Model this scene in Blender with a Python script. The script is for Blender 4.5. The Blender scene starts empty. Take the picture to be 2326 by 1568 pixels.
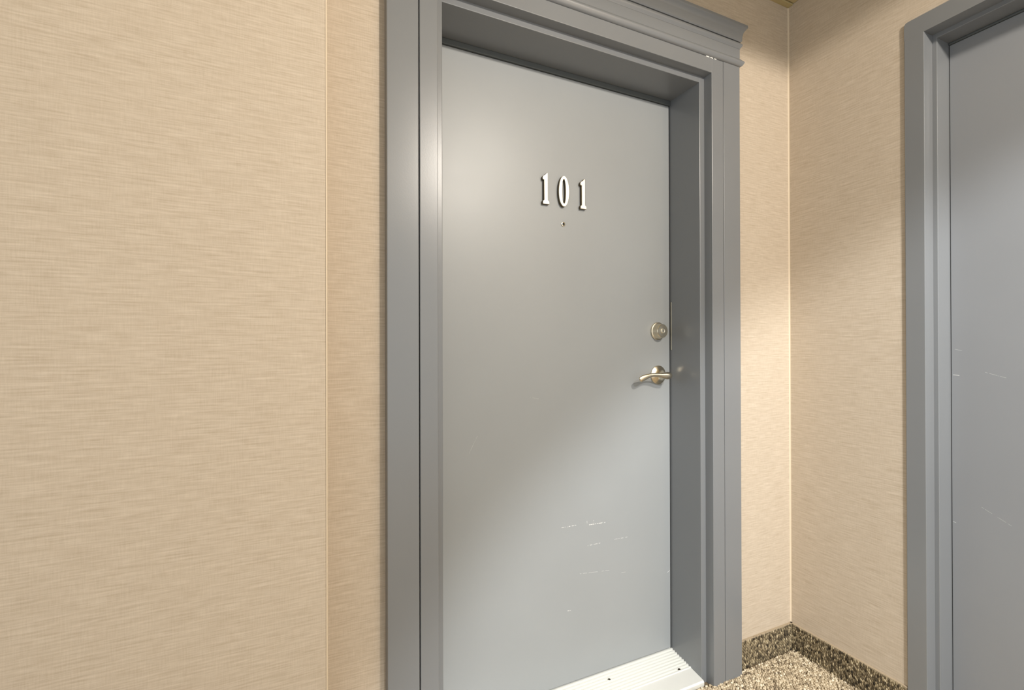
import bpy, bmesh, math, random
import numpy as np
from mathutils import Matrix, Vector

random.seed(7)
rng = np.random.default_rng(11)
scn = bpy.context.scene
COL = scn.collection

# ------------------------------------------------------------------ camera
# x to the right along the door wall, y into the door wall (wall face y = 0), z up, floor z = 0
cam_d = bpy.data.cameras.new('camera')
cam_d.sensor_fit = 'HORIZONTAL'
cam_d.sensor_width = 36.0
cam_d.lens = 1064.03 / 2326.0 * 36.0
cam_d.clip_start = 0.02
cam = bpy.data.objects.new('camera', cam_d)
COL.objects.link(cam)
r_ = Vector((0.90877244, -0.41728403, -0.00258836))
d_ = Vector((-0.00104481, 0.00392742, -0.99999174))
f_ = Vector((0.41729075, 0.90876764, 0.00313315))
m = Matrix.Identity(4)
for i in range(3):
    m[i][0] = r_[i]; m[i][1] = -d_[i]; m[i][2] = -f_[i]
m.translation = Vector((0.0, -1.21, 1.18))
cam.matrix_world = m
scn.camera = cam

# ------------------------------------------------------------------ world, lamps, exposure
w = bpy.data.worlds.new('world'); scn.world = w; w.use_nodes = True
bg = w.node_tree.nodes['Background']
bg.inputs[0].default_value = (0.90, 0.96, 1.0, 1)
bg.inputs[1].default_value = 1.15

def lamp(name, loc, power, col, half_deg, blend, size, aim=(0, 0, -1)):
    L = bpy.data.lights.new(name, 'SPOT')
    L.energy = power; L.color = col
    L.spot_size = math.radians(half_deg * 2); L.spot_blend = blend
    L.shadow_soft_size = size
    o = bpy.data.objects.new(name, L); COL.objects.link(o)
    o.location = loc
    o.rotation_euler = Vector(aim).to_track_quat('-Z', 'Y').to_euler()
    return o
# two recessed ceiling lamps (one tilted) of the corridor, outside the frame
lamp('warm_ceiling_downlight', (1.133, -1.957, 2.485), 165, (1.0, 0.92, 0.82), 85.6, 0.055, 0.07)
lamp('cool_ceiling_spotlight', (0.60, -2.81, 2.485), 400, (0.95, 0.98, 1.0), 50.5, 0.20, 0.06, aim=(0.45, 0.25, -0.86))

scn.view_settings.view_transform = 'Standard'
scn.view_settings.look = 'None'
scn.view_settings.gamma = 1.0
scn.view_settings.exposure = 0.22
scn.view_settings.use_curve_mapping = False

# ------------------------------------------------------------------ helpers
def lin(r, g, b):
    f = lambda c: (c / 255 / 12.92) if c / 255 <= 0.04045 else ((c / 255 + 0.055) / 1.055) ** 2.4
    return (f(r), f(g), f(b), 1.0)

def tag(o, label=None, cat=None, kind=None, group=None):
    if label: o['label'] = label
    if cat: o['category'] = cat
    if kind: o['kind'] = kind
    if group: o['group'] = group
    return o

def empty(name, loc=(0, 0, 0)):
    o = bpy.data.objects.new(name, None); COL.objects.link(o)
    o.location = loc; o.empty_display_size = 0.05
    return o

def obj(name, bm, mat, parent=None, smooth=False, loc=None, sharp=38):
    bmesh.ops.recalc_face_normals(bm, faces=bm.faces[:])
    me = bpy.data.meshes.new(name); bm.to_mesh(me); bm.free()
    me.materials.append(mat)
    if smooth:
        me.polygons.foreach_set('use_smooth', [True] * len(me.polygons))
        try: me.set_sharp_from_angle(angle=math.radians(sharp))
        except Exception: pass
    o = bpy.data.objects.new(name, me); COL.objects.link(o)
    if loc is not None:
        me.transform(Matrix.Translation(-Vector(loc)))
        o.location = loc
    if parent is not None:
        o.parent = parent
        o.matrix_parent_inverse = Matrix.Translation(-parent.location) if parent.parent is None else Matrix.Translation(-(parent.location))
    return o

def box(bm, x0, x1, y0, y1, z0, z1, bev=0.0, seg=2):
    b = bmesh.new()
    bmesh.ops.create_cube(b, size=1.0)
    for v in b.verts:
        v.co = Vector(((x0 + x1) / 2 + v.co.x * (x1 - x0), (y0 + y1) / 2 + v.co.y * (y1 - y0), (z0 + z1) / 2 + v.co.z * (z1 - z0)))
    if bev:
        bmesh.ops.bevel(b, geom=b.edges[:], offset=bev, segments=seg, profile=0.5, affect='EDGES')
    me = bpy.data.meshes.new('t'); b.to_mesh(me); b.free()
    bm.from_mesh(me); bpy.data.meshes.remove(me)
    return bm

def boxo(name, dims, mat, parent=None, bev=0.0):
    return obj(name, box(bmesh.new(), *dims, bev=bev), mat, parent)

def prism(bm, pts, axis, a0, a1):
    """closed polygon pts (2-D) swept along an axis: 'x' pts=(y,z), 'y' pts=(x,z), 'z' pts=(x,y)"""
    def mk(p, a):
        return {'x': (a, p[0], p[1]), 'y': (p[0], a, p[1]), 'z': (p[0], p[1], a)}[axis]
    A = [bm.verts.new(mk(p, a0)) for p in pts]; B = [bm.verts.new(mk(p, a1)) for p in pts]
    n = len(pts)
    for i in range(n):
        bm.faces.new((A[i], A[(i + 1) % n], B[(i + 1) % n], B[i]))
    bm.faces.new(A); bm.faces.new(B[::-1])
    return bm

def lathe_y(bm, prof, cx, cz, y0, n=40):
    """turned piece about the y axis; prof = (radius, distance out towards -y)"""
    rings = []
    for r, o in prof:
        if r < 1e-6:
            rings.append([bm.verts.new((cx, y0 - o, cz))])
        else:
            rings.append([bm.verts.new((cx + r * math.cos(2 * math.pi * i / n), y0 - o, cz + r * math.sin(2 * math.pi * i / n))) for i in range(n)])
    for a, b in zip(rings[:-1], rings[1:]):
        for i in range(n):
            j = (i + 1) % n
            if len(a) == 1: bm.faces.new((a[0], b[i], b[j]))
            elif len(b) == 1: bm.faces.new((a[i], a[j], b[0]))
            else: bm.faces.new((a[i], a[j], b[j], b[i]))
    return bm

# ------------------------------------------------------------------ materials
def new_mat(name):
    mt = bpy.data.materials.new(name); mt.use_nodes = True
    nt = mt.node_tree
    return mt, nt, nt.nodes['Principled BSDF'], nt.nodes, nt.links

def mathn(nt, op, a, b=None, clamp=False):
    n = nt.nodes.new('ShaderNodeMath'); n.operation = op; n.use_clamp = clamp
    for i, v in enumerate((a, b)):
        if v is None: continue
        if isinstance(v, (int, float)): n.inputs[i].default_value = v
        else: nt.links.new(v, n.inputs[i])
    return n.outputs[0]

def paint(name, col, rough=0.36, scratches=(), horiz='x', spec=0.5):
    mt, nt, p, N, L = new_mat(name)
    geo = N.new('ShaderNodeNewGeometry')
    n1 = N.new('ShaderNodeTexNoise'); n1.inputs['Scale'].default_value = 3.2; n1.inputs['Detail'].default_value = 3
    L.new(geo.outputs['Position'], n1.inputs['Vector'])
    n2 = N.new('ShaderNodeTexNoise'); n2.inputs['Scale'].default_value = 260; n2.inputs['Detail'].default_value = 2
    L.new(geo.outputs['Position'], n2.inputs['Vector'])
    mx = N.new('ShaderNodeMix'); mx.data_type = 'RGBA'
    c = Vector(col[:3])
    mx.inputs['A'].default_value = (*(c * 0.95), 1); mx.inputs['B'].default_value = (*(c * 1.05), 1)
    L.new(n1.outputs['Fac'], mx.inputs['Factor'])
    out = mx.outputs['Result']
    if scratches:
        sx = N.new('ShaderNodeSeparateXYZ'); L.new(geo.outputs['Position'], sx.inputs[0])
        U = sx.outputs['X' if horiz == 'x' else 'Y']; Z = sx.outputs['Z']
        br = N.new('ShaderNodeTexNoise'); br.inputs['Scale'].default_value = 130
        L.new(geo.outputs['Position'], br.inputs['Vector'])
        brk = mathn(nt, 'GREATER_THAN', br.outputs['Fac'], 0.46)
        tot = None
        for (u0, z0, u1, z1, wd, st) in scratches:
            du, dz = u1 - u0, z1 - z0; ln = math.hypot(du, dz); du /= ln; dz /= ln
            uc, zc = (u0 + u1) / 2, (z0 + z1) / 2
            a = mathn(nt, 'SUBTRACT', U, uc); b = mathn(nt, 'SUBTRACT', Z, zc)
            al = mathn(nt, 'ADD', mathn(nt, 'MULTIPLY', a, du), mathn(nt, 'MULTIPLY', b, dz))
            ac = mathn(nt, 'ADD', mathn(nt, 'MULTIPLY', a, -dz), mathn(nt, 'MULTIPLY', b, du))
            m1 = mathn(nt, 'LESS_THAN', mathn(nt, 'ABSOLUTE', al), ln / 2)
            m2 = mathn(nt, 'LESS_THAN', mathn(nt, 'ABSOLUTE', ac), wd / 2)
            mk = mathn(nt, 'MULTIPLY', mathn(nt, 'MULTIPLY', m1, m2), st)
            tot = mk if tot is None else mathn(nt, 'MAXIMUM', tot, mk)
        tot = mathn(nt, 'MULTIPLY', tot, brk)
        m3 = N.new('ShaderNodeMix'); m3.data_type = 'RGBA'
        L.new(tot, m3.inputs['Factor']); L.new(out, m3.inputs['A']); m3.inputs['B'].default_value = lin(225, 225, 222)
        out = m3.outputs['Result']
    L.new(out, p.inputs['Base Color'])
    rr = N.new('ShaderNodeMapRange'); rr.inputs['To Min'].default_value = rough - 0.04; rr.inputs['To Max'].default_value = rough + 0.05
    L.new(n1.outputs['Fac'], rr.inputs['Value']); L.new(rr.outputs[0], p.inputs['Roughness'])
    p.inputs['Specular IOR Level'].default_value = spec
    bp = N.new('ShaderNodeBump'); bp.inputs['Strength'].default_value = 0.05; bp.inputs['Distance'].default_value = 0.001
    L.new(n2.outputs['Fac'], bp.inputs['Height']); L.new(bp.outputs[0], p.inputs['Normal'])
    return mt

def wallpaper():
    mt, nt, p, N, L = new_mat('linen_wallpaper')
    geo = N.new('ShaderNodeNewGeometry')
    sx = N.new('ShaderNodeSeparateXYZ'); L.new(geo.outputs['Position'], sx.inputs[0])
    u = mathn(nt, 'ADD', sx.outputs['X'], sx.outputs['Y'])
    def noise(su, sz, det, off=0.0):
        cb = N.new('ShaderNodeCombineXYZ')
        L.new(mathn(nt, 'MULTIPLY', u, su), cb.inputs[0])
        L.new(mathn(nt, 'MULTIPLY', sx.outputs['Z'], sz), cb.inputs[1]); cb.inputs[2].default_value = off
        n = N.new('ShaderNodeTexNoise'); n.inputs['Scale'].default_value = 1.0; n.inputs['Detail'].default_value = det
        L.new(cb.outputs[0], n.inputs['Vector']); return n.outputs['Fac']
    weft = noise(14, 300, 3.0)
    slub = noise(30, 150, 1.5, 4.0)
    warp = noise(420, 34, 1.5, 9.0)
    fine = noise(900, 900, 1.0, 2.0)
    h = mathn(nt, 'ADD', mathn(nt, 'MULTIPLY', weft, 0.50), mathn(nt, 'MULTIPLY', slub, 0.22))
    h = mathn(nt, 'ADD', h, mathn(nt, 'MULTIPLY', warp, 0.18))
    h = mathn(nt, 'ADD', h, mathn(nt, 'MULTIPLY', fine, 0.10))
    cr = N.new('ShaderNodeValToRGB')
    cr.color_ramp.elements[0].position = 0.34; cr.color_ramp.elements[0].color = lin(180, 164, 143)
    cr.color_ramp.elements[1].position = 0.66; cr.color_ramp.elements[1].color = lin(206, 192, 173)
    L.new(h, cr.inputs[0]); L.new(cr.outputs[0], p.inputs['Base Color'])
    p.inputs['Roughness'].default_value = 0.62
    p.inputs['Specular IOR Level'].default_value = 0.3
    bp = N.new('ShaderNodeBump'); bp.inputs['Strength'].default_value = 0.10; bp.inputs['Distance'].default_value = 0.001
    L.new(h, bp.inputs['Height']); L.new(bp.outputs[0], p.inputs['Normal'])
    return mt

def simple(name, col, rough=0.5, metal=0.0, var=0.04, scale=40, bump=0.0):
    mt, nt, p, N, L = new_mat(name)
    geo = N.new('ShaderNodeNewGeometry')
    n = N.new('ShaderNodeTexNoise'); n.inputs['Scale'].default_value = scale; n.inputs['Detail'].default_value = 3
    L.new(geo.outputs['Position'], n.inputs['Vector'])
    mx = N.new('ShaderNodeMix'); mx.data_type = 'RGBA'; c = Vector(col[:3])
    mx.inputs['A'].default_value = (*(c * (1 - var)), 1); mx.inputs['B'].default_value = (*(c * (1 + var)), 1)
    L.new(n.outputs['Fac'], mx.inputs['Factor']); L.new(mx.outputs['Result'], p.inputs['Base Color'])
    p.inputs['Roughness'].default_value = rough; p.inputs['Metallic'].default_value = metal
    if bump:
        bp = N.new('ShaderNodeBump'); bp.inputs['Strength'].default_value = bump; bp.inputs['Distance'].default_value = 0.001
        L.new(n.outputs['Fac'], bp.inputs['Height']); L.new(bp.outputs[0], p.inputs['Normal'])
    return mt

def yarn(name, stops):
    """loop pile yarn: each loop carries its own random value, turned into a yarn colour"""
    mt, nt, p, N, L = new_mat(name)
    at = N.new('ShaderNodeAttribute'); at.attribute_name = 'yarn'
    cr = N.new('ShaderNodeValToRGB'); cr.color_ramp.interpolation = 'LINEAR'
    els = cr.color_ramp.elements
    els[0].position, els[0].color = stops[0]; els[1].position, els[1].color = stops[-1]
    for pos, c in stops[1:-1]:
        e = els.new(pos); e.color = c
    L.new(at.outputs['Fac'], cr.inputs[0])
    geo = N.new('ShaderNodeNewGeometry')
    n = N.new('ShaderNodeTexNoise'); n.inputs['Scale'].default_value = 900; L.new(geo.outputs['Position'], n.inputs['Vector'])
    mr = N.new('ShaderNodeMapRange'); mr.inputs['To Min'].default_value = 0.7; mr.inputs['To Max'].default_value = 1.25
    L.new(n.outputs['Fac'], mr.inputs['Value'])
    mx = N.new('ShaderNodeMix'); mx.data_type = 'RGBA'; mx.blend_type = 'MULTIPLY'; mx.inputs['Factor'].default_value = 1
    L.new(cr.outputs[0], mx.inputs['A']); L.new(mr.outputs[0], mx.inputs['B'])
    L.new(mx.outputs['Result'], p.inputs['Base Color'])
    p.inputs['Roughness'].default_value = 0.95; p.inputs['Specular IOR Level'].default_value = 0.1
    return mt

GREY = lin(122, 124, 126)
M_PAPER = wallpaper()
M_TRIM = paint('grey_trim_paint', GREY, 0.30, spec=0.75)
SCR1 = [(0.5054, 0.9041, 0.4779, 0.8527, .0010, .35), (0.8029, 0.5723, 0.8614, 0.5722, .0022, .75), (0.905, 0.5796, 0.9061, 0.5688, .0015, .7),
        (0.932, 0.5790, 0.9335, 0.5670, .0015, .7), (0.9136, 0.5648, 0.9815, 0.5627, .0025, .75), (0.9076, 0.4939, 0.9599, 0.4943, .0018, .7),
        (1.0076, 0.4967, 1.094, 0.4943, .0018, .6), (0.8703, 0.4047, 0.9982, 0.3913, .0012, .55), (0.82, 0.2903, 0.8392, 0.288, .002, .7),
        (0.6875, 1.0143, 0.7184, 1.0083, .001, .35), (1.05, 0.372, 1.075, 0.371, .0015, .4), (1.262, 0.33, 1.274, 0.335, .002, .7)]
SCR2 = [(-0.4557, 1.088, -0.4713, 1.0867, .0018, .7), (-0.5307, 1.0995, -0.582, 1.0837, .0014, .3), (-0.521, 0.6959, -0.5897, 0.6596, .0012, .3),
        (-0.4538, 0.6307, -0.4624, 0.6282, .0016, .6), (-0.4604, 1.1678, -0.4818, 1.1624, .0012, .35)]
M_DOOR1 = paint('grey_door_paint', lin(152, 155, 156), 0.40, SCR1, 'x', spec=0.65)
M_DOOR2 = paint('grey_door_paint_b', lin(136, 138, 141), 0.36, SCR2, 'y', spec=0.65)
M_DARK = simple('dark_rubber', lin(82, 86, 86), 0.6)
M_NICKEL = simple('satin_nickel', lin(222, 212, 190), 0.26, 1.0, 0.03, 300)
M_BRASS = simple('brushed_nickel_digit', lin(242, 237, 222), 0.36, 1.0, 0.03, 400)
M_SIDE = simple('dark_digit_edge', lin(92, 80, 60), 0.4, 0.6)  # darker brown tone for the sides of the digits
M_NKDARK = simple('dark_metal', lin(66, 58, 44), 0.4, 0.8)
M_LENS = simple('peephole_glass', lin(40, 42, 44), 0.08)
M_SILL = simple('mill_aluminium', lin(236, 236, 230), 0.38, 0.25, 0.02, 60)
M_CAULK = simple('cream_caulk', lin(214, 197, 172), 0.55)
M_CEIL = simple('ceiling_board', lin(192, 176, 132), 0.8, 0, 0.06, 25)
M_ANGLE = simple('ceiling_wall_angle', lin(188, 172, 126), 0.6)
M_BACK = simple('carpet_backing', lin(120, 104, 80), 0.95, 0, 0.2, 200)
M_EDGE = simple('carpet_base_binding', lin(168, 152, 128), 0.85)
M_PILE = yarn('carpet_floor_yarn', [(0.0, lin(84, 74, 64)), (0.15, lin(136, 121, 100)), (0.5, lin(190, 174, 147)), (0.8, lin(214, 199, 172)), (1.0, lin(236, 226, 204))])
M_PILE_SHADED = yarn('carpet_base_yarn_shaded', [(0.0, lin(40, 36, 32)), (0.25, lin(80, 71, 57)), (0.55, lin(126, 113, 90)), (0.85, lin(168, 152, 122)), (1.0, lin(208, 193, 162))])  # same carpet as the floor; shade on the upright strips darkens the yarn colour

# ------------------------------------------------------------------ key dimensions
XC = 1.7484            # face of the right wall
ZCEIL = 2.5005
YL = -0.12             # face of the wall that stands forward on the left
XE = 0.0600            # its outer corner
OPL, OPR, OPT = 0.30, 1.335, 2.15       # rough opening of the first door
Y2A, Y2B = -0.425, -1.41                # rough opening of the second door (along y)
Z2T = 2.155
XBACK, YBACK = -2.6, -3.6

# ------------------------------------------------------------------ room shell
fl = boxo('floor', (XBACK, XC + 0.2, YBACK, 0.30, -0.05, 0.0), M_BACK)
tag(fl, 'beige loop carpet floor in front of the doors', 'floor', 'structure')

bm = bmesh.new()
box(bm, XE - 0.3, OPL, 0.0, 0.12, 0.0, 2.62)
box(bm, OPR, XC + 0.12, 0.0, 0.12, 0.0, 2.62)
box(bm, OPL, OPR, 0.0, 0.12, OPT, 2.62)
o = obj('wall_back', bm, M_PAPER)
tag(o, 'beige linen textured wallpaper wall holding the numbered door', 'wall', 'structure')

bm = bmesh.new()
box(bm, XC, XC + 0.12, Y2A, 0.0, 0.0, 2.62)
box(bm, XC, XC + 0.12, YBACK, Y2B, 0.0, 2.62)
box(bm, XC, XC + 0.12, Y2B, Y2A, Z2T, 2.62)
o = obj('wall_right', bm, M_PAPER)
tag(o, 'beige linen textured wallpaper wall at the right with the second door', 'wall', 'structure')

# wall standing forward on the left, its outer corner slightly rounded
bm = bmesh.new()
rc = 0.006
arc = [(XE - rc + rc * math.sin(a), YL + rc - rc * math.cos(a)) for a in [math.pi / 2 * i / 5 for i in range(6)]]
prism(bm, [(XBACK, YL)] + arc + [(XE, 0.0), (XBACK, 0.0)], 'z', 0.0, 2.62)
o = obj('wall_left', bm, M_PAPER, smooth=True)
tag(o, 'broad beige linen wallpaper wall standing forward at the left', 'wall', 'structure')

bm = bmesh.new()
box(bm, XBACK, XC + 0.12, YBACK, 0.12, ZCEIL + 0.012, ZCEIL + 0.08)
ce = obj('ceiling', bm, M_CEIL)
tag(ce, 'yellowish ceiling seen in the top corner', 'ceiling', 'structure')
boxo('wall_angle', (XE, XC - 0.001, -0.0205, 0.0, ZCEIL, ZCEIL + 0.0125), M_ANGLE, ce, 0.001)
TS = 0.60
x = XC
k = 0
while x > 0.0:
    y = -0.0235
    while y > -2.4:
        boxo('ceiling_tile', (max(x - TS, XE) + 0.0015, x - 0.0015, y - TS + 0.0015, y, ZCEIL + 0.004, ZCEIL + 0.0125), M_CEIL, ce, 0.0015)
        y -= TS
    x -= TS

# caulked corners
def cove(name, x0, y0, rad, z0, z1, label):
    b = bmesh.new()
    pts = [(x0 + 0.001, y0 + 0.001)]
    n = 6
    pts += [(x0 - rad + rad * math.sin(a), y0 - rad * (1 - math.cos(a)) ) for a in [0]]
    pts = [(x0 + .001, y0 + .001), (x0 - rad, y0 + .001)]
    for i in range(n + 1):
        a = math.pi / 2 * i / n
        pts.append((x0 - rad * (1 - math.sin(a)), y0 - rad * (1 - math.cos(a))))
    pts.append((x0 + .001, y0 - rad))
    prism(b, pts, 'z', z0, z1)
    return tag(obj(name, b, M_CAULK, smooth=True), label, 'trim', 'structure')
cove('trim_3', XC, 0.0, 0.0045, 0.0, ZCEIL, 'thin pale caulk line in the corner between the doors')
bm = bmesh.new()
rb = 0.0030
arc = [(XE - rb + (rb + .0008) * math.sin(a), YL + rb - (rb + .0008) * math.cos(a)) for a in [math.pi / 2 * i / 6 for i in range(7)]]
prism(bm, [(XE - rb, YL + rb)] + arc, 'z', 0.0, ZCEIL)
tag(obj('trim_4', bm, M_CAULK, smooth=True), 'thin pale corner bead on the edge of the left wall', 'trim', 'structure')

# ------------------------------------------------------------------ first door surround
IL, IR = 0.332, 1.304      # inner edges of the inner casing
GL, GR = 0.2832, 1.3600    # joint between inner casing and outer board
OL, OR = 0.2026, 1.4420    # outer edges
YC = -0.0303               # casing face
JL, JR, JT = 0.354, 1.282, 2.104
YJ = 0.0037                # front edge of the jamb
YD = 0.1477                # face of the door
t1 = empty('trim_1', ((OL + OR) / 2, 0.0, 0.0))
tag(t1, 'grey door surround with crown moulding around the numbered door', 'door frame', 'structure')
BV = 0.0016
# jambs
boxo('jamb', (OPL, JL, YJ, 0.235, 0.0, JT + 0.03), M_TRIM, t1, BV)
boxo('jamb', (JR, OPR, YJ, 0.235, 0.0, JT + 0.03), M_TRIM, t1, BV)
boxo('head_jamb', (JL - 0.003, JR + 0.003, YJ + 0.0002, 0.235, JT, OPT), M_TRIM, t1, BV)
# inner casing
boxo('inner_casing', (GL + 0.0016, IL, YC, 0.010, 0.0, 2.177), M_TRIM, t1, BV)
boxo('inner_casing', (IR, GR - 0.0012, YC, 0.010, 0.0, 2.177), M_TRIM, t1, BV)
boxo('head_casing', (IL - 0.002, IR + 0.002, YC + 0.0001, 0.010, 2.1255, 2.177), M_TRIM, t1, BV)
# outer boards
boxo('outer_casing', (OL, GL - 0.0010, YC + 0.0005, 0.004, 0.0, 2.179), M_TRIM, t1, BV)
boxo('outer_casing', (GR + 0.0012, OR, YC + 0.0005, 0.004, 0.0, 2.179), M_TRIM, t1, BV)

def entablature(name, prof, mat, parent):
    """moulding across the head with returned ends; prof = (out from the casing face, z) from top to bottom"""
    b = bmesh.new()
    cols = []
    for o_, z in prof:
        cols.append([b.verts.new(p) for p in ((OL - o_, 0.002, z), (OL - o_, YC - o_, z), (OR + o_, YC - o_, z), (OR + o_, 0.002, z))])
    for a, c in zip(cols[:-1], cols[1:]):
        for i in range(4):
            j = (i + 1) % 4
            b.faces.new((a[i], a[j], c[j], c[i]))
    b.faces.new(cols[0]); b.faces.new(cols[-1][::-1])
    ob = obj(name, b, mat, parent, smooth=True)
    return ob
def curve(p0, p1, bulge, n=6, ease=False):
    out = []
    for i in range(n + 1):
        t = i / n
        o_ = p0[0] + (p1[0] - p0[0]) * t; z = p0[1] + (p1[1] - p0[1]) * t
        o_ += bulge * math.sin(math.pi * t)
        out.append((o_, z))
    return out
crown = [(0.0172, 2.3220), (0.0191, 2.3205), (0.0191, 2.3120)] + curve((0.0186, 2.3110), (0.0085, 2.2960), -0.0012) + curve((0.0083, 2.2940), (0.0060, 2.2700), -0.0012) + [(0.0030, 2.2665), (-0.0010, 2.2658)]
bead = [(-0.0012, 2.2640)] + curve((0.0030, 2.2625), (0.0048, 2.2490), 0.0030, 8) + [(0.0022, 2.2455), (0.0004, 2.2420)]
frieze = [(0.0, 2.2418), (0.0, 2.2065)]
lower = [(0.0004, 2.2063), (0.0030, 2.2045)] + curve((0.0050, 2.2010), (0.0090, 2.1860), 0.0040, 8) + [(0.0070, 2.1820), (0.0010, 2.1775)]
entablature('crown_moulding', crown, M_TRIM, t1)
entablature('crown_bead', bead, M_TRIM, t1)
entablature('frieze_board', frieze, M_TRIM, t1)
entablature('lower_moulding', lower, M_TRIM, t1)
M_CHIP = simple('bare_white_filler', lin(236, 234, 228), 0.7)
for c0, c1 in ((1.278, 1.293), (1.297, 1.310), (1.316, 1.326)):
    boxo('paint_chip', (c0, c1, YC - 0.0005, YC + 0.002, 2.1748, 2.1774), M_CHIP, t1)
boxo('strike_plate', (JR - 0.0012, JR + 0.001, YD - 0.0065, YD - 0.0010, 1.165, 1.345), M_NICKEL, t1, 0.0004)
# seal and stop behind the door edges
boxo('weatherstrip', (JL, JR, YD - 0.006, YD + 0.030, 2.0860, JT), M_DARK, t1, 0.002)
boxo('door_stop', (JL, JL + 0.014, YD + 0.047, 0.235, 0.0, JT), M_DARK, t1)
boxo('door_stop', (JR - 0.014, JR, YD + 0.047, 0.235, 0.0, JT), M_DARK, t1)
boxo('backing', (OPL - .05, OPR + .05, 0.236, 0.25, 0.0, OPT + 0.05), M_DARK, t1)  # added unseen panel, keeps light from leaking round the door

# ------------------------------------------------------------------ first door
d1 = empty('door_1', ((JL + JR) / 2, YD, 0.0))
tag(d1, 'grey flush apartment door with metal number 101, deadbolt and lever', 'door', 'structure')
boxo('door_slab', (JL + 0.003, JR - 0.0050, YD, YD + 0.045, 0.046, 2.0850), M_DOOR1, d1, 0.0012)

# digits, raised metal
def digit(name, outer, inner, y_back, th, label):
    b = bmesh.new()
    bev = 0.0011
    def inset(pts, dlt):
        n = len(pts); out = []
        area = sum(pts[i][0] * pts[(i + 1) % n][1] - pts[(i + 1) % n][0] * pts[i][1] for i in range(n))
        s = 1 if area > 0 else -1
        for i in range(n):
            a = Vector(pts[i - 1]); c = Vector(pts[i]); e = Vector(pts[(i + 1) % n])
            t0 = (c - a).normalized(); t1_ = (e - c).normalized()
            n0 = Vector((-t0.y, t0.x)) * s; n1 = Vector((-t1_.y, t1_.x)) * s
            nn = (n0 + n1); nn.normalize()
            out.append(tuple(c + nn * dlt / max(0.5, nn.dot(n0))))
        return out
    def ring(pts, y): return [b.verts.new((p[0], y, p[1])) for p in pts]
    def stitch(A, B):
        n = len(A)
        for i in range(n): b.faces.new((A[i], A[(i + 1) % n], B[(i + 1) % n], B[i]))
    o0 = ring(outer, y_back); o1 = ring(outer, y_back - th + bev); o2 = ring(inset(outer, bev), y_back - th)
    stitch(o0, o1); stitch(o1, o2)
    if inner is None:
        b.faces.new(o2); b.faces.new(o0)
    else:
        i0 = ring(inner, y_back); i1 = ring(inner, y_back - th + bev); i2 = ring(inset(inner, -bev), y_back - th)
        stitch(i0, i1); stitch(i1, i2); stitch(o2, i2); stitch(o0, i0)
    ctr = (sum(p[0] for p in outer) / len(outer), y_back, min(p[1] for p in outer))
    ob = obj(name, b, M_BRASS, None, smooth=True, loc=ctr)
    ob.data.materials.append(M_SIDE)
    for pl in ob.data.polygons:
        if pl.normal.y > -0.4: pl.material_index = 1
    tag(ob, label, 'digit', None, 'raised metal digits of the door number')
    return ob
def one(xs, zb):
    # xs = left edge of the stem; zb = bottom of the figure
    S = 0.0138
    pts = [(-.0046, 0), (.0192, 0), (.0192, .0085), (.0165, .0112), (S, .0135), (S, .0965), (.0128, .1030), (.0108, .1036), (.0085, .1018),
           (.0040, .0965), (-.0005, .0935), (-.0036, .0915), (-.0056, .0875), (-.0056, .0835), (-.0040, .0800), (-.0012, .0790), (0, .0805),
           (0, .0135), (-.0022, .0112), (-.0046, .0100)]
    return [(xs + a, zb + c) for a, c in pts]
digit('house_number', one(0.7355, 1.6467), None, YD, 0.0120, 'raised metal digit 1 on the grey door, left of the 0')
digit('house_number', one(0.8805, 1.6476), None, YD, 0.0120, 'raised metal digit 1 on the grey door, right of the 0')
n = 48
def oval(cx, cz, a, c, e=2.25):
    out = []
    for i in range(n):
        t = 2 * math.pi * i / n
        ct, st = math.cos(t), math.sin(t)
        out.append((cx + a * math.copysign(abs(ct) ** (2 / e), ct), cz + c * math.copysign(abs(st) ** (2 / e), st)))
    return out
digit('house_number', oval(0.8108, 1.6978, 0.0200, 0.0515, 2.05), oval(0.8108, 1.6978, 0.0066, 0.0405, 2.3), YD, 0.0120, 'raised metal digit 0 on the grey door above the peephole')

# peephole
px_, pz_ = 0.8135, 1.590
bm = lathe_y(bmesh.new(), [(0.0072, 0), (0.0078, 0.0015), (0.0072, 0.0030), (0.0055, 0.0034), (0.0046, 0.0026), (0.0046, 0.0008), (0, 0.0008)], px_, pz_, YD, 28)
ph = obj('peephole', bm, M_NICKEL, d1, smooth=True)
ph['label'] = 'small round metal peephole under the digits'
bm = lathe_y(bmesh.new(), [(0.0045, 0.0009), (0.0036, 0.0018), (0.0018, 0.0024), (0, 0.0026)], px_, pz_, YD, 20)
obj('lens', bm, M_LENS, ph, smooth=True)

# deadbolt
bx, bz = 1.2185, 1.2355
bm = lathe_y(bmesh.new(), [(0.0330, 0), (0.0333, 0.0040), (0.0322, 0.0062), (0.0300, 0.0070), (0.0292, 0.0072), (0.0288, 0.0085), (0.0255, 0.0250), (0.0246, 0.0272), (0.0232, 0.0284), (0.0215, 0.0282), (0.0100, 0.0298), (0, 0.0300)], bx, bz, YD, 56)
db = obj('deadbolt', bm, M_NICKEL, d1, smooth=True, sharp=18)
db['label'] = 'round satin nickel deadbolt'
bm = lathe_y(bmesh.new(), [(0.0090, 0.0290), (0.0090, 0.0312), (0.0082, 0.0320), (0.0066, 0.0320), (0.0056, 0.0312), (0, 0.0312)], bx, bz, YD, 32)
kc = obj('key_cylinder', bm, M_BRASS, db, smooth=True)
bm = box(bmesh.new(), bx - 0.0009, bx + 0.0009, YD - 0.0317, YD - 0.0305, bz - 0.0042, bz + 0.0042)
obj('keyhole', bm, M_NKDARK, db)

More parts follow.
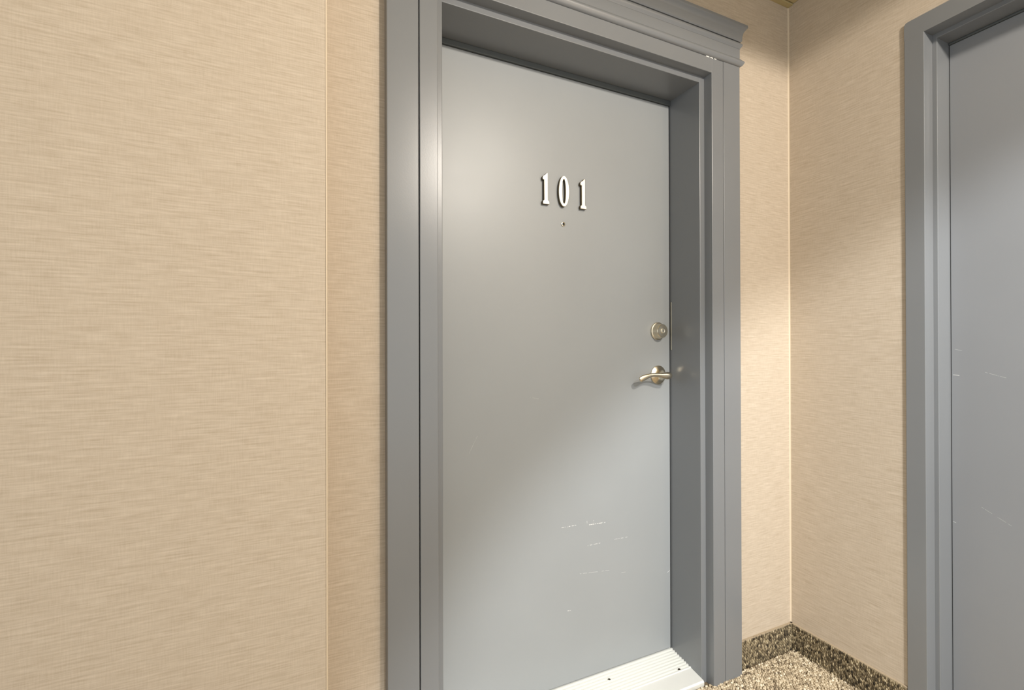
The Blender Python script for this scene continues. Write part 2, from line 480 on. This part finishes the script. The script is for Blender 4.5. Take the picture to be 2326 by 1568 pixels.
# lever set
hx, hz = 1.2195, 1.0730
bm = lathe_y(bmesh.new(), [(0.0345, 0), (0.0350, 0.0025), (0.0343, 0.0048), (0.0325, 0.0060), (0.0300, 0.0072), (0.0265, 0.0092), (0.0215, 0.0125), (0.0165, 0.0180), (0.0130, 0.0250), (0.0115, 0.0330), (0.0112, 0.0430), (0.0112, 0.0520), (0.0095, 0.0540), (0, 0.0545)], hx, hz, YD, 56)
lv = obj('door_handle', bm, M_NICKEL, d1, smooth=True, sharp=24)
lv['label'] = 'satin nickel lever handle with round rose'
def lever():
    b = bmesh.new()
    # centre line (x offset, out from the door, z offset), half height, half depth
    path = [(0.0140, .0500, -.0004, .0030, .0040), (0.0130, .0508, -.0004, .0092, .0085), (0.0070, .0515, -.0004, .0130, .0112), (-.0020, .0520, -.0002, .0138, .0108),
            (-.0140, .0522, .0004, .0124, .0088), (-.0290, .0520, .0016, .0094, .0068), (-.0450, .0510, .0036, .0072, .0056), (-.0620, .0495, .0044, .0064, .0052),
            (-.0780, .0480, .0026, .0072, .0052), (-.0930, .0462, -.0018, .0092, .0052), (-.1060, .0445, -.0066, .0106, .0050), (-.1150, .0436, -.0104, .0100, .0044), (-.1195, .0434, -.0124, .0070, .0030), (-.1210, .0434, -.0132, .0015, .0010)]
    n = 20; rings = []
    for k, (ox, oy, oz, hh, hd) in enumerate(path):
        a = path[max(k - 1, 0)]; c = path[min(k + 1, len(path) - 1)]
        T = Vector((c[0] - a[0], -(c[1] - a[1]), c[2] - a[2])).normalized()
        U = Vector((0, 0, 1)); U = (U - T * U.dot(T)).normalized(); V = T.cross(U)
        C = Vector((hx + ox, YD - oy, hz + oz))
        rings.append([b.verts.new(C + U * hh * math.cos(2 * math.pi * i / n) + V * hd * math.sin(2 * math.pi * i / n)) for i in range(n)])
    for A, B in zip(rings[:-1], rings[1:]):
        for i in range(n): b.faces.new((A[i], A[(i + 1) % n], B[(i + 1) % n], B[i]))
    b.faces.new(rings[0]); b.faces.new(rings[-1][::-1])
    return b
obj('lever', lever(), M_NICKEL, lv, smooth=True)

# ------------------------------------------------------------------ threshold under the first door
th = empty('threshold', ((JL + JR) / 2, 0.07, 0.0))
tag(th, 'pale ribbed metal threshold under the numbered door', 'threshold')
def sill_profile():
    pts = [(YD + 0.05, 0.0), (-0.008, 0.0), (-0.008, 0.0135), (-0.004, 0.0185)]
    slope = lambda y: 0.0190 + (y + 0.004) / (YD + 0.004) * 0.0215
    pts.append((0.052, slope(0.052)))
    y = 0.052
    while y < YD - 0.006:
        pts += [(y + 0.0012, slope(y) + 0.0030), (y + 0.0052, slope(y) + 0.0036), (y + 0.0064, slope(y) - 0.0002), (y + 0.0112, slope(y) - 0.0002)]
        y += 0.0112
    pts += [(YD + 0.05, slope(YD))]
    return pts
bm = prism(bmesh.new(), sill_profile(), 'x', JL, JR)
obj('sill_plate', bm, M_SILL, th)
for sx_, sy_ in ((0.9717, 0.1140), (1.2344, 0.060), (0.47, 0.060), (0.60, 0.1140)):
    zz = 0.0190 + (sy_ + 0.004) / (YD + 0.004) * 0.0215 + 0.0018
    b = bmesh.new(); rings = []
    for r, h in ((0.0042, -0.002), (0.0042, 0.0010), (0.0030, 0.0016)):
        rings.append([b.verts.new((sx_ + r * math.cos(2 * math.pi * i / 14), sy_ + r * math.sin(2 * math.pi * i / 14), zz + h)) for i in range(14)])
    for A, B in zip(rings[:-1], rings[1:]):
        for i in range(14): b.faces.new((A[i], A[(i + 1) % 14], B[(i + 1) % 14], B[i]))
    b.faces.new(rings[-1])
    obj('screw', b, M_NKDARK, th)

# ------------------------------------------------------------------ second door in the right wall
XCF = 1.7420               # casing face
XLIP = 1.7895              # front edge of the jamb
XD2 = 1.8600               # face of the door
YO, YI, YJ2 = -0.3866, -0.438, -0.450
W2 = 0.93                  # clear width
t2 = empty('trim_2', (XC, YJ2 - W2 / 2, 0.0))
tag(t2, 'plain grey door surround on the right wall', 'door frame', 'structure')
YF = YJ2 - W2              # far jamb face (towards the viewer)
def casing2(name, y0, y1, z0, z1, round_corner=None):
    return boxo(name, (XCF, XC + 0.001, min(y0, y1), max(y0, y1), z0, z1), M_TRIM, t2, BV)
# one outline with clipped outer corners for side and head pieces
ZO, ZI, ZJ = 2.1942, 2.1413, 2.1264
rr = 0.010
b = prism(bmesh.new(), [(YI, 0.0), (YI, ZI), (YO, ZI), (YO, 0.0)], 'x', XCF, XLIP + 0.001)
bmesh.ops.bevel(b, geom=b.edges[:], offset=BV, segments=2, profile=0.5, affect='EDGES'); obj('side_casing', b, M_TRIM, t2)
b = prism(bmesh.new(), [(YF - 0.012, 0.0), (YF - 0.012, ZI), (YF - 0.063, ZI), (YF - 0.063, 0.0)], 'x', XCF, XLIP + 0.001)
bmesh.ops.bevel(b, geom=b.edges[:], offset=BV, segments=2, profile=0.5, affect='EDGES'); obj('side_casing', b, M_TRIM, t2)
def arc2(cy, cz, a0, a1, n=5):
    return [(cy + rr * math.cos(a0 + (a1 - a0) * i / n), cz + rr * math.sin(a0 + (a1 - a0) * i / n)) for i in range(n + 1)]
hp = [(YO, ZI - 0.001)] + arc2(YO - rr, ZO - rr, 0, math.pi / 2) + arc2(YF - 0.063 + rr, ZO - rr, math.pi / 2, math.pi) + [(YF - 0.063, ZI - 0.001)]
b = prism(bmesh.new(), hp, 'x', XCF + 0.0002, XLIP + 0.001)
obj('head_casing', b, M_TRIM, t2, smooth=True)
boxo('jamb', (XLIP, 1.945, YJ2, Y2A + 0.02, 0.0, ZJ + 0.03), M_TRIM, t2, BV)
boxo('jamb', (XLIP, 1.945, Y2B - 0.02, YF, 0.0, ZJ + 0.03), M_TRIM, t2, BV)
boxo('head_jamb', (XLIP + 0.0002, 1.945, YF - 0.003, YJ2 + 0.003, ZJ, Z2T + 0.01), M_TRIM, t2, BV)
boxo('weatherstrip', (XD2 - 0.005, XD2 + 0.03, YF, YJ2, 2.1197, ZJ), M_DARK, t2, 0.002)
boxo('backing', (1.946, 1.96, Y2B - 0.05, Y2A + 0.05, 0.0, Z2T + 0.05), M_DARK, t2)  # unseen panel added behind the second door to block light leaks
d2 = empty('door_2', (XD2, YJ2 - W2 / 2, 0.0))
tag(d2, 'plain grey flush door at the right edge of the picture', 'door', 'structure')
boxo('door_slab', (XD2, XD2 + 0.045, YF + 0.004, YJ2 - 0.0015, 0.012, 2.1192), M_DOOR2, d2, 0.0012)

# ------------------------------------------------------------------ carpet: base strips and loop pile
def loops(name, centres, ax_u, ax_v, ax_n, su, sv, h, mat, parent, ang=None, bias=None):
    """domes of yarn; ax_* are the long, cross and normal axes, sizes are half lengths"""
    n = len(centres); seg = 6
    u = np.asarray(ax_u, float); v = np.asarray(ax_v, float); nn = np.asarray(ax_n, float)
    a = rng.normal(0, 0.35, n) if ang is None else ang
    cu, sn = np.cos(a)[:, None], np.sin(a)[:, None]
    U = cu * u + sn * v; V = -sn * u + cu * v
    SU = su * rng.uniform(0.8, 1.2, n); SV = sv * rng.uniform(0.8, 1.2, n); HH = h * rng.uniform(0.65, 1.25, n)
    verts = []
    for (rad, ht) in ((1.0, 0.0), (0.86, 0.62)):
        for i in range(seg):
            t = 2 * math.pi * i / seg
            verts.append(centres + U * (SU * rad * math.cos(t))[:, None] + V * (SV * rad * math.sin(t))[:, None] + nn * (HH * ht)[:, None])
    verts.append(centres + nn * HH[:, None])
    vs = np.stack(verts, 1)
    K = vs.shape[1]
    faces = []
    for i in range(seg):
        j = (i + 1) % seg
        faces.append((i, j, seg + j)); faces.append((i, seg + j, seg + i)); faces.append((seg + i, seg + j, 2 * seg))
    F = (np.array(faces)[None] + (np.arange(n) * K)[:, None, None]).reshape(-1, 3)
    me = bpy.data.meshes.new(name)
    me.vertices.add(n * K); me.vertices.foreach_set('co', vs.reshape(-1).astype(np.float32))
    me.loops.add(F.size); me.loops.foreach_set('vertex_index', F.reshape(-1).astype(np.int32))
    me.polygons.add(len(F)); me.polygons.foreach_set('loop_start', np.arange(0, F.size, 3, dtype=np.int32))
    me.polygons.foreach_set('loop_total', np.full(len(F), 3, np.int32))
    me.polygons.foreach_set('use_smooth', np.ones(len(F), bool))
    me.update(calc_edges=True)
    at = me.attributes.new('yarn', 'FLOAT', 'POINT')
    val = np.repeat(rng.beta(2.0, 1.7, n), K)
    at.data.foreach_set('value', val.astype(np.float32))
    me.materials.append(mat)
    ob = bpy.data.objects.new(name, me); COL.objects.link(ob)
    ob.parent = parent; ob.matrix_parent_inverse = Matrix.Translation(-parent.location)
    ob['kind'] = 'stuff'
    return ob

# floor pile near the doors
PT = 0.0092
gx = np.arange(XE, XC - 0.012, PT); gy = np.arange(-1.0, -0.010, PT * 0.78)
X_, Y_ = np.meshgrid(gx, gy)
X_ = X_ + (np.arange(len(gy)) % 2)[:, None] * PT / 2
c = np.stack([X_.ravel(), Y_.ravel(), np.full(X_.size, 0.001)], 1)
c[:, :2] += rng.normal(0, 0.0011, (len(c), 2))
loops('carpet_pile', c, (0.86, 0.5, 0), (-0.5, 0.86, 0), (0, 0, 1), 0.0062, 0.0044, 0.0080, M_PILE, fl)

BH = 0.103
def base(name, p0, p1, normal, label):
    """carpet strip from p0 to p1 (floor points on the wall face), normal points into the room"""
    p0 = np.array(p0, float); p1 = np.array(p1, float); nrm = np.array(normal, float)
    dr = (p1 - p0); ln = np.linalg.norm(dr); dr /= ln
    b = bmesh.new()
    x0, x1 = sorted((p0[0], p1[0])); y0, y1 = sorted((p0[1], p1[1]))
    q = [p0[:2], p1[:2], p1[:2] + nrm[:2] * 0.007, p0[:2] + nrm[:2] * 0.007]
    prism(b, [tuple(v) for v in q], 'z', 0.0, BH)
    ob = obj(name, b, M_BACK)
    tag(ob, label, 'baseboard', 'structure')
    b = bmesh.new()
    q = [p0[:2], p1[:2], p1[:2] + nrm[:2] * 0.0085, p0[:2] + nrm[:2] * 0.0085]
    prism(b, [tuple(v) for v in q], 'z', BH - 0.001, BH + 0.0022)
    obj('binding', b, M_EDGE, ob)
    du, dv = 0.0052, 0.0105
    us = np.arange(0.002, ln - 0.002, du); vs = np.arange(0.005, BH - 0.003, dv)
    A, B = np.meshgrid(us, vs)
    B = B + (np.arange(len(us)) % 2)[None, :] * dv / 2 + rng.normal(0, 0.0012, B.shape)
    A = A + rng.normal(0, 0.0006, A.shape)
    B = np.clip(B, 0.003, BH - 0.004)
    cc = p0 + dr * A.ravel()[:, None] + np.array([0, 0, 1.0]) * B.ravel()[:, None] + nrm * 0.006
    ang = rng.normal(0, 0.16, len(cc))
    loops('carpet_pile', cc, (0, 0, 1), dr, nrm, 0.0066, 0.0030, 0.0046, M_PILE_SHADED, ob, ang)
    return ob
base('baseboard_back', (OR + 0.0005, 0, 0), (XC - 0.001, 0, 0), (0, -1, 0), 'short shade-darkened loop carpet base strip beside the numbered door')
base('baseboard_right', (XC, -0.001, 0), (XC, YO + 0.0005, 0), (-1, 0, 0), 'longer shade-darkened loop carpet base strip along the right wall')
